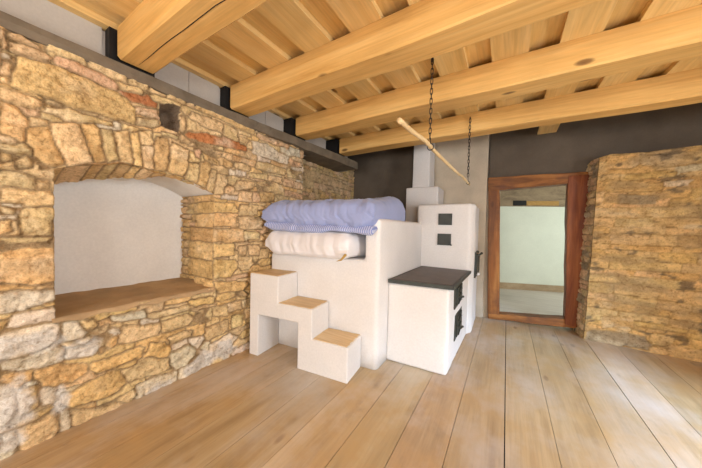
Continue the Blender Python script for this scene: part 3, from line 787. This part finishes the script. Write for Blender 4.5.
def bed_body():
    pr = [(-2.235, .001), (-2.235, 1.0), (-1.115, 1.0), (-1.115, 1.385), (-.968, 1.385), (-.968, .001)]
    bm = bmesh.new(); A = [bm.verts.new((x, fx(x), z)) for x, z in pr]; B = [bm.verts.new((x, 3.40, z)) for x, z in pr]
    bm.faces.new(A); bm.faces.new(B[::-1])
    for i in range(6): j = (i + 1) % 6; bm.faces.new((A[i], B[i], B[j], A[j]))
    bmesh.ops.recalc_face_normals(bm, faces=bm.faces)
    bmesh.ops.bevel(bm, geom=[e for e in bm.edges if not all(v.co.z < .01 for v in e.verts)], offset=.040, segments=4, profile=.5, affect='EDGES', clamp_overlap=True)
    bmesh.ops.triangulate(bm, faces=[f for f in bm.faces if len(f.verts) > 4])
    for _ in range(3):
        ed = [e for e in bm.edges if e.calc_length() > .12]
        if ed: bmesh.ops.subdivide_edges(bm, edges=ed, cuts=1)
    bmesh.ops.triangulate(bm, faces=[f for f in bm.faces if len(f.verts) > 4]); lumpy(bm, .004)
    for v in bm.verts: v.co.z = max(v.co.z, .001)
    return from_bm(bm)
link('bed_platform', bed_body(), PLASTER, stove, True)
link('hob_block', plaster_block([(-.975, 2.275), (-.408, 2.315), (-.385, 3.42), (-.975, 3.42)], .001, .772, .028), PLASTER, stove, True)
link('oven_tower', plaster_block([(-1.045, 3.38), (-.385, 3.38), (-.335, 3.47), (-.345, 4.05), (-1.045, 4.05)], .001, 1.625, .035), PLASTER, stove, True)
link('chimney_base', plaster_block([(-1.36, 3.80), (-.87, 3.80), (-.87, 4.18), (-1.36, 4.18)], 1.0, 1.93, .02), PLASTER, stove, True)
link('chimney', plaster_block([(-1.278, 3.86), (-1.022, 3.86), (-1.022, 4.16), (-1.278, 4.16)], 1.91, 2.845, .012), PLASTER, stove, True)
bm = bmesh.new()
HB = [on(p, 2, .80) for p in ((388.5, 279.5), (455, 286), (470, 270.5), (412, 266.3))]
HB[2][1] = 3.372; HB[3][1] = 3.372; HB[3][0] = -.955; HB[0][0] = -.958; HB[0][1] = 2.255; HB[1][1] = 2.325; HB[1][0] = -.372; HB[2][0] = -.352
add_hexa(bm, [(p[0], p[1], .774) for p in HB], [(p[0], p[1], .806) for p in HB]); bevel(bm, .006, 2)
link('hob_frame', from_bm(bm), IRON, stove, False, 'black iron frame around the hob plate')
cx = sum(p[0] for p in HB) / 4; cy = sum(p[1] for p in HB) / 4
bm = bmesh.new(); q = [(cx + (p[0] - cx) * .91, cy + (p[1] - cy) * .93) for p in HB]
add_hexa(bm, [(x, y, .800) for x, y in q], [(x, y, .8095) for x, y in q]); bevel(bm, .003, 2)
hp = link('hob_plate', from_bm(bm), HOBIRON, stove, False, 'dark brown cast iron hob plate')
def iron_door(name, x, y0, y1, z0, z1, lab):
    b = boxes((x - .012, x + .014, y0, y1, z0, z1)); d = link(name, b, IRON, stove, False, lab)
    bm = bmesh.new(); add_box(bm, x + .014, x + .027, y0 + .05, y1 - .05, z0 + .03, z1 - .03); bevel(bm, .005, 2)
    link('panel', from_bm(bm), IRON, d)
    bm = bmesh.new()
    for k in range(3):
        zc = z0 + .055 + k * (z1 - z0 - .11) / 2
        tube(bm, [(x + .030, y0 + .10, zc - .018), (x + .034, (y0 + y1) / 2, zc + .018), (x + .030, y1 - .10, zc - .018)], .007, 6)
    link('ornament', from_bm(bm), IRON, d)
    bm = bmesh.new(); zc = (z0 + z1) / 2
    tube(bm, [(x + .027, y0 + .07, zc), (x + .06, y0 + .07, zc), (x + .066, y0 + .12, zc - .004)], [.008, .008, .011], 8)
    link('latch', from_bm(bm), IRON, d)
iron_door('fire_door', -.405, 2.53, 2.93, .545, .768, 'upper dark iron fire door under the hob')
iron_door('ash_door', -.408, 2.60, 2.99, .215, .465, 'lower dark iron ash door near the floor')
for zz, off in ((1.43, .004), (1.172, 0)):
    bm = bmesh.new(); add_box(bm, -.762 + off, -.598 + off, 3.362, 3.39, zz - .073, zz + .073); bevel(bm, .004, 2)
    h = link('soot_hatch', from_bm(bm), IRON, stove, False, 'upper square iron hatch in the tower' if off else 'lower square iron hatch with a small catch')
    bm = bmesh.new(); add_box(bm, -.750 + off, -.610 + off, 3.355, 3.366, zz - .060, zz + .060); bevel(bm, .003, 2)
    link('cover', from_bm(bm), IRON, h)
    if not off:
        bm = bmesh.new(); tube(bm, [(-.605, 3.37, zz - .066), (-.590, 3.35, zz - .066)], .010, 8); link('catch', from_bm(bm), IRON, h)
od = link('oven_door', boxes((-.35, -.318, 3.50, 3.90, .70, 1.02)), IRON, stove, False, 'dark iron oven door on the tower side')
bm = bmesh.new(); add_box(bm, -.318, -.304, 3.54, 3.86, .74, .98); bevel(bm, .005, 2); link('panel', from_bm(bm), IRON, od)
bm = bmesh.new(); tube(bm, [(-.32, 3.56, .98), (-.275, 3.56, 1.0), (-.262, 3.60, 1.01)], [.012, .012, .016], 8); link('latch', from_bm(bm), IRON, od)
bm = bmesh.new(); bmesh.ops.create_uvsphere(bm, u_segments=12, v_segments=8, radius=.02, matrix=Matrix.Translation((-.298, 3.60, .74)))
link('knob', from_bm(bm), PLASTER, od, True, 'small white knob')

# ---------------------------------------------------------------- steps
S0 = np.array([-1.083, 1.747]); S1 = np.array([-2.175, 1.616]); SL = np.linalg.norm(S1 - S0); SD = (S1 - S0) / SL; SN = np.array([SD[1], -SD[0]])
if SN[1] < 0: SN = -SN
def sp(s, d, z): return (S0[0] + SD[0] * s + SN[0] * d, S0[1] + SD[1] * s + SN[1] * d, z)
steps = thing('plastered_steps', (-1.6, 1.8, 0), 'white plastered three-step stair with an arched-out hollow, against the stove', 'steps')
steps['label'] = 'white plastered stair of three steps with open hollow below, against the stove front'
PR = [(0, .001), (0, .298), (.355, .298), (.355, .562), (.742, .562), (.742, .815), (SL, .815), (SL, .001), (.985, .001), (.985, .412), (.508, .418), (.508, .001)]
def dep(s): return fx(S0[0] + SD[0] * s) - (S0[1] + SD[1] * s) - .004
bm = bmesh.new()
A = [bm.verts.new(sp(s, 0, z)) for s, z in PR]; B = [bm.verts.new(sp(s, dep(s), z)) for s, z in PR]
bm.faces.new(A); bm.faces.new(B[::-1])
for i in range(len(PR)): j = (i + 1) % len(PR); bm.faces.new((A[i], B[i], B[j], A[j]))
bmesh.ops.recalc_face_normals(bm, faces=bm.faces)
bmesh.ops.bevel(bm, geom=[e for e in bm.edges if e.calc_face_angle(0) > .5 and not all(v.co.z < .01 for v in e.verts)], offset=.010, segments=3, profile=.5, affect='EDGES')
bmesh.ops.triangulate(bm, faces=[f for f in bm.faces if len(f.verts) > 4])
link('stair_body', from_bm(bm), PLASTER, steps)
for s0, s1, z, lb in ((0, .355, .298, 'lowest'), (.355, .742, .562, 'middle'), (.742, SL, .815, 'top')):
    bm = bmesh.new(); dm = dep((s0 + s1) / 2); rr = random.Random(int(z * 100)); ring = []
    n = 10
    for a, b in (((s0 + .018, .014), (s1 - .008, .014)), ((s1 - .008, .014), (s1 - .008, dm - .01)), ((s1 - .008, dm - .01), (s0 + .018, dm - .01)), ((s0 + .018, dm - .01), (s0 + .018, .014))):
        for k in range(n):
            f = k / n; ring.append((a[0] + (b[0] - a[0]) * f + rr.uniform(-.006, .006), a[1] + (b[1] - a[1]) * f + rr.uniform(-.006, .006)))
    lo = [bm.verts.new(sp(s, d, z - .012)) for s, d in ring]; hi = [bm.verts.new(sp(s, d, z + .005)) for s, d in ring]
    bm.faces.new(lo[::-1]); bm.faces.new(hi)
    for i in range(len(ring)): j = (i + 1) % len(ring); bm.faces.new((lo[i], lo[j], hi[j], hi[i]))
    link('tread', from_bm(bm), TREAD, steps, False, f'pale wooden tread of the {lb} step')

# ---------------------------------------------------------------- bedding
def puffy(corners, zb, zt, n=(70, 40, 12), e=.22, wr=None, rx=.06):
    """closed cushion: corners FL FR BR BL (x,y); zb/zt (u,v) -> z"""
    nx, ny, nz = n; V = {}; verts = []; faces = []
    def vid(i, j, k):
        if (i, j, k) not in V: V[(i, j, k)] = len(verts); verts.append((i / nx, j / ny, k / nz))
        return V[(i, j, k)]
    for i in range(nx):
        for j in range(ny):
            for k in (0, nz):
                q = (vid(i, j, k), vid(i + 1, j, k), vid(i + 1, j + 1, k), vid(i, j + 1, k)); faces.append(q if k else q[::-1])
    for i in range(nx):
        for k in range(nz):
            for j in (0, ny):
                q = (vid(i, j, k), vid(i + 1, j, k), vid(i + 1, j, k + 1), vid(i, j, k + 1)); faces.append(q if not j else q[::-1])
    for j in range(ny):
        for k in range(nz):
            for i in (0, nx):
                q = (vid(i, j, k), vid(i, j + 1, k), vid(i, j + 1, k + 1), vid(i, j, k + 1)); faces.append(q[::-1] if not i else q)
    out = []
    for a, b, c in verts:
        ex = min(a, 1 - a) ; ey = min(b, 1 - b); cc = 2 * c - 1
        # rounding: thickness falls near the edges, edges bulge outward at mid height
        fxx = min(1, ex / rx); fyy = min(1, ey / (e))
        th = (1 - (1 - fxx) ** 2) ** .5 * (1 - (1 - fyy) ** 2) ** .5
        u, v = a, b
        bl = 1 - cc * cc
        x = (corners[0][0] * (1 - u) + corners[1][0] * u) * (1 - v) + (corners[3][0] * (1 - u) + corners[2][0] * u) * v
        y = (corners[0][1] * (1 - u) + corners[1][1] * u) * (1 - v) + (corners[3][1] * (1 - u) + corners[2][1] * u) * v
        z0, z1 = zb(u, v), zt(u, v); zm = z0 + (z1 - z0) * .38
        sh = .25 + .75 * th
        z = zm + ((z1 - zm) if cc > 0 else (zm - z0)) * cc * (sh if (ex > 0 and ey > 0) or True else 1)
        out.append([x, y, z, u, v, c])
    O = np.array(out)
    if wr is not None: O[:, :3] += wr(O)
    bm = bmesh.new(); vs = [bm.verts.new(o[:3]) for o in O]
    for f in faces: bm.faces.new([vs[i] for i in f])
    return bm
def wr_duvet(O):
    P = O[:, :3]; s = P[:, 0] * 1.0 + P[:, 2] * .9 - P[:, 1] * .4
    n = fbm(np.c_[s * 3.0, P[:, 1] * 1.0, P[:, 2] * 1.2], 1.6, 3)
    fold = np.exp(-((np.sin(s * 7.5 + 2.2 * n)) ** 2) / .03) * -.013
    lump = .022 * fbm(P, 3.2, 3) + .009 * (1 - abs(fbm(np.c_[s * 1.6, P[:, 1] * .7, P[:, 2] * .8], 9, 3)) * 2)
    d = np.zeros((len(P), 3)); up = O[:, 5] - .35
    d[:, 2] = (lump + fold) * np.sign(up) * np.minimum(1, abs(up) * 4)
    d[:, 1] = -(lump + fold) * np.where(O[:, 4] < .2, 1, 0) * .8
    return d
DC = [(-2.205, 1.775), (-.985, 1.955), (-1.03, 2.88), (-2.20, 2.75)]
duvet = thing('duvet', (-1.6, 2.3, 1.25), 'pale blue folded duvet piled on the white stove bed', 'duvet')
ztop = lambda u, v: 1.575 - .05 * (1 - u) + .05 * v + (.022 * math.sin(u * 5 + .6)) + .06 * v * u
zbot = lambda u, v: 1.325 - .045 * math.sin(u * 2.6) - .02 * u + .07 * max(0, u - .9) * 10 * .4
bm = puffy(DC, zbot, ztop, wr=wr_duvet, e=.16, rx=.10, n=(130, 60, 16))
o = link('upper_fold', from_bm(bm), BLUE, duvet, True)
LC = [(-2.19, 1.790), (-.990, 1.955), (-1.005, 2.92), (-2.20, 2.75)]
def wr_low(O):
    P = O[:, :3]; d = np.zeros((len(P), 3)); d[:, 1] = np.where(O[:, 4] < .15, .006 * np.sin(P[:, 0] * 21 + 3 * fbm(P, 4, 2)), 0); d[:, 2] = .008 * fbm(P, 9, 3); return d
zl1 = lambda u, v: 1.365 - .04 * math.sin(u * 2.6) - .02 * u + .03 * v
zl0 = lambda u, v: 1.222 + .035 * (1 - u) - .015 * math.sin(u * 6) + .02 * v + .05 * min(1, max(0, v - .03) / .1)
bm = puffy(LC, zl0, zl1, wr=wr_low, e=.06, rx=.04, n=(90, 30, 8))
link('lower_fold', from_bm(bm), BLUESTRIPE, duvet, True, 'blue and white striped underside of the folded duvet')
# white bolster underneath
PC = [(-2.195, 1.80), (-1.185, 1.865), (-1.185, 2.70), (-2.19, 2.68)]
def wr_p(O):
    P = O[:, :3]; d = np.zeros((len(P), 3)); s = P[:, 0] + P[:, 2] * .4
    w = .016 * fbm(np.c_[s * 9, P[:, 2] * 2.5, P[:, 1]], 1.2, 3)
    g = np.exp(-((O[:, 3] - 1) / .07) ** 2) * .014 * np.sin(P[:, 2] * 110)
    d[:, 1] = (w + g) * np.where(O[:, 4] < .3, 1, 0); d[:, 2] = .008 * fbm(P, 6, 2)
    return d
zp1 = lambda u, v: 1.262 - .012 * u
zp0 = lambda u, v: 1.006 - .05 * max(0, 1 - v / .10) + .05 * max(0, .12 - u) * 8
pil = thing('pillow', (-1.7, 2.2, 1.006), 'plump white pillow under the blue duvet, overhanging the stove bed edge', 'pillow')
bm = puffy(PC, zp0, zp1, wr=wr_p, e=.16, rx=.10, n=(96, 40, 18)); link('cover', from_bm(bm), WHITEC, pil, True)
bm = bmesh.new(); tube(bm, [(-1.195, 1.885, 1.08), (-1.20, 1.85, 1.05), (-1.23, 1.835, 1.01), (-1.27, 1.825, .995)], [.005, .012, .009, .003], 6)
link('tie', from_bm(bm), m_plain('ochre tape', (.42, .26, .07)), pil, False, 'small ochre tie tape at the pillow corner')

# ---------------------------------------------------------------- pole and chains
pole_pts = [(-.587, 1.475, 1.963), (-.57, 1.65, 1.955), (-.535, 1.87, 1.948), (-.52, 1.975, 1.928), (-.495, 2.2, 1.905), (-.462, 2.5, 1.880), (-.430, 2.75, 1.857), (-.418, 2.82, 1.860), (-.395, 3.0, 1.832), (-.383, 3.16, 1.818)]
P = [Vector(p) for p in pole_pts]; fine = []
for a, b in zip(P, P[1:]):
    for k in range(5): fine.append(a.lerp(b, k / 5))
fine.append(P[-1]); L = len(fine)
rad = [(.0165 - .007 * i / L) * (1 + .05 * math.sin(i * 1.7)) for i in range(L)]
bm = bmesh.new(); tube(bm, fine, rad, 12)
tag(link('wooden_pole', from_bm(bm), POLE, None, True), 'pale peeled wooden pole hanging slantwise from two chains above the stove', 'pole')
def link_mesh():
    bm = bmesh.new(); a, b = .0085, .024; pts = []
    for k in range(21):
        t = k / 20 * 2 * math.pi; pts.append((a * math.cos(t), 0, (b - a) * (1 if math.sin(t) > 0 else -1) * min(1, abs(math.sin(t)) * 3) + a * math.sin(t)))
    tube(bm, pts, .0032, 6, False); bmesh.ops.remove_doubles(bm, verts=bm.verts, dist=1e-5)
    return from_bm(bm, 'link')
LM = link_mesh()
def chain(x, y, ztop, zend, lab):
    t = thing('chain', (x, y, ztop), lab, 'chain', 'chains holding the pole')
    z = ztop - .03; k = 0; first = None
    while z > zend:
        if first is None and k == 0 and not LM.materials: o = link('chain_link', LM, RUST, t); 
        else:
            o = bpy.data.objects.new('chain_link', LM); COL.objects.link(o); o.parent = t; o.matrix_parent_inverse = Matrix.Translation(t.location).inverted()
        o.location = (x, y, z); o.rotation_euler = (0, 0, math.pi / 2 * (k % 2) + .4); z -= .0375; k += 1
    return t, z
t, z = chain(-.53, 1.978, 2.61, 1.985, 'longer dark iron chain from the ceiling boards, holding the thicker pole end')
bm = bmesh.new(); tube(bm, [(-.53, 1.978, 2.612), (-.53, 1.978, 2.575)], .006, 8); link('hook', from_bm(bm), RUST, t)
bm = bmesh.new(); c = Vector((-.522, 1.975, 1.928)); tube(bm, [c + Vector((.024 * math.cos(a), 0, .024 * math.sin(a) + .002)) for a in np.linspace(0, 2 * math.pi, 20)] , .0035, 6); tube(bm, [c + Vector((0, 0, .024)), c + Vector((-.004, .002, .075))], .0035, 6); link('loop', from_bm(bm), RUST, t)
t, z = chain(-.392, 3.092, 2.545, 1.88, 'thinner dark iron chain hung on the farthest beam, holding the thin pole tip')
bm = bmesh.new(); tube(bm, [(-.392, 3.109, 2.555), (-.392, 3.095, 2.555), (-.392, 3.09, 2.53)], .006, 8); link('hook', from_bm(bm), RUST, t)
bm = bmesh.new(); c = Vector((-.388, 3.092, 1.826)); tube(bm, [c + Vector((.017 * math.cos(a), 0, .017 * math.sin(a))) for a in np.linspace(0, 2 * math.pi, 20)], .003, 6); tube(bm, [c + Vector((0, 0, .017)), c + Vector((-.004, 0, .06))], .003, 6); link('loop', from_bm(bm), RUST, t)

# ---------------------------------------------------------------- doorway and the room beyond
door = thing('door_1', (.28, 4.25, 0), None, None, None, 'structure')
def dpt(p):                                  # photo pixel on the door frame's front plane
    d = RM @ _ray(p); k = (4.20 + .127 * .27) / (d[1] - .127 * d[0]); return EYE + d * k
def member(name, px, mat, depth=.17, lab=None, fwd=0.):
    a = [dpt(p) for p in px]; a = [(p[0], p[1] - fwd, max(.002, p[2])) for p in a]; b = [(p[0], p[1] + depth + fwd, p[2]) for p in a]
    bm = bmesh.new(); add_hexa(bm, a, b); bmesh.ops.recalc_face_normals(bm, faces=bm.faces); bevel(bm, .008, 2)
    es = [e for e in bm.edges if e.calc_length() > .3]; bmesh.ops.subdivide_edges(bm, edges=es, cuts=9, use_grid_fill=True)
    lumpy(bm, .006, 5); return link(name, from_bm(bm), mat, door, False, lab)
member('jamb', [(488.3, 190), (499.8, 190), (499.3, 318), (487.4, 319.5)], DOORWOOD, .17, 'orange-brown left door jamb')
member('jamb', [(568, 176), (594, 174), (587, 330.5), (565, 324)], DOORDARK, .17, 'dark red-brown right door jamb', .012)
member('lintel', [(488, 177.5), (594, 171.2), (594, 181.3), (488, 191.3)], DOORWOODH, .165, None, .004)
member('threshold', [(488, 313.5), (581, 320), (581, 329), (488, 319.2)], DOORWOODH, .165, None, .002)
fa, fb = Vector((-.05, 6.565, 0)), Vector((1.106, 7.012, 0)); dv = (fb - fa).normalized(); A0 = fa - dv * 2.0; A1 = fb + dv * 2.0
def far_slab(z0, z1, t0, t1):                # strip along the far wall, standing t0 proud of it
    n = Vector((dv.y, -dv.x, 0)); bm = bmesh.new()
    a = [A0 + n * t0, A1 + n * t0, A1 - n * t1, A0 - n * t1]
    add_hexa(bm, [(p.x, p.y, z0) for p in a], [(p.x, p.y, z1) for p in a]); return bm
structure('wall_beyond_door', from_bm(far_slab(0, 1.845, 0, .3)), NEXTWALL)
structure('baseboard_beyond_door', from_bm(far_slab(0, .15, .02, 0)), m_wood('skirting board', (.36, .25, .15), (.45, .33, .21), (.52, .40, .27), 0, .6, 12, None, False))
structure('wall_beyond_door_top', from_bm(far_slab(1.845, 2.7, -.02, .3)), PLATEWOOD)
b = far_slab(1.86, 1.99, .0, .06)
structure('trim_2', from_bm(b), PLATEWOOD)
bm = bmesh.new()
n_ = Vector((dv.y, -dv.x, 0)); o1 = fa + dv * .42
a = [o1 + n_ * .012, o1 + dv * .62 + n_ * .012, o1 + dv * .62, o1]
add_hexa(bm, [(p.x, p.y, 1.87) for p in a], [(p.x, p.y, 1.965) for p in a])
structure('trim_3', from_bm(bm), m_wood('ochre timber', (.34, .18, .05), (.46, .26, .07), (.55, .33, .11), 0, .6))
bm = bmesh.new(); o1 = fa + dv * .15; a = [o1 + n_ * .010, o1 + dv * .26 + n_ * .010, o1 + dv * .26, o1]
add_hexa(bm, [(p.x, p.y, 1.865) for p in a], [(p.x, p.y, 1.975) for p in a])
structure('dark_hole_patch', from_bm(bm), BLACK)  # black slab standing in for the shade inside a hole
structure('floor_beyond_door', boxes((-2.6, 3.3, YB + .351, 7.8, -.06, .012)), NEXTFLOOR)
structure('ceiling_beyond_door', boxes((-2.6, 3.3, YB + .40, 7.9, 2.7, 2.75)), GREYWALL)
structure('wall_beyond_door_left', boxes((-1.9, -1.7, YB + .40, 7.3, 0, 2.7)), NEXTWALL)
structure('wall_beyond_door_right', boxes((2.6, 2.8, YB + .45, 7.8, 0, 2.7)), NEXTWALL)
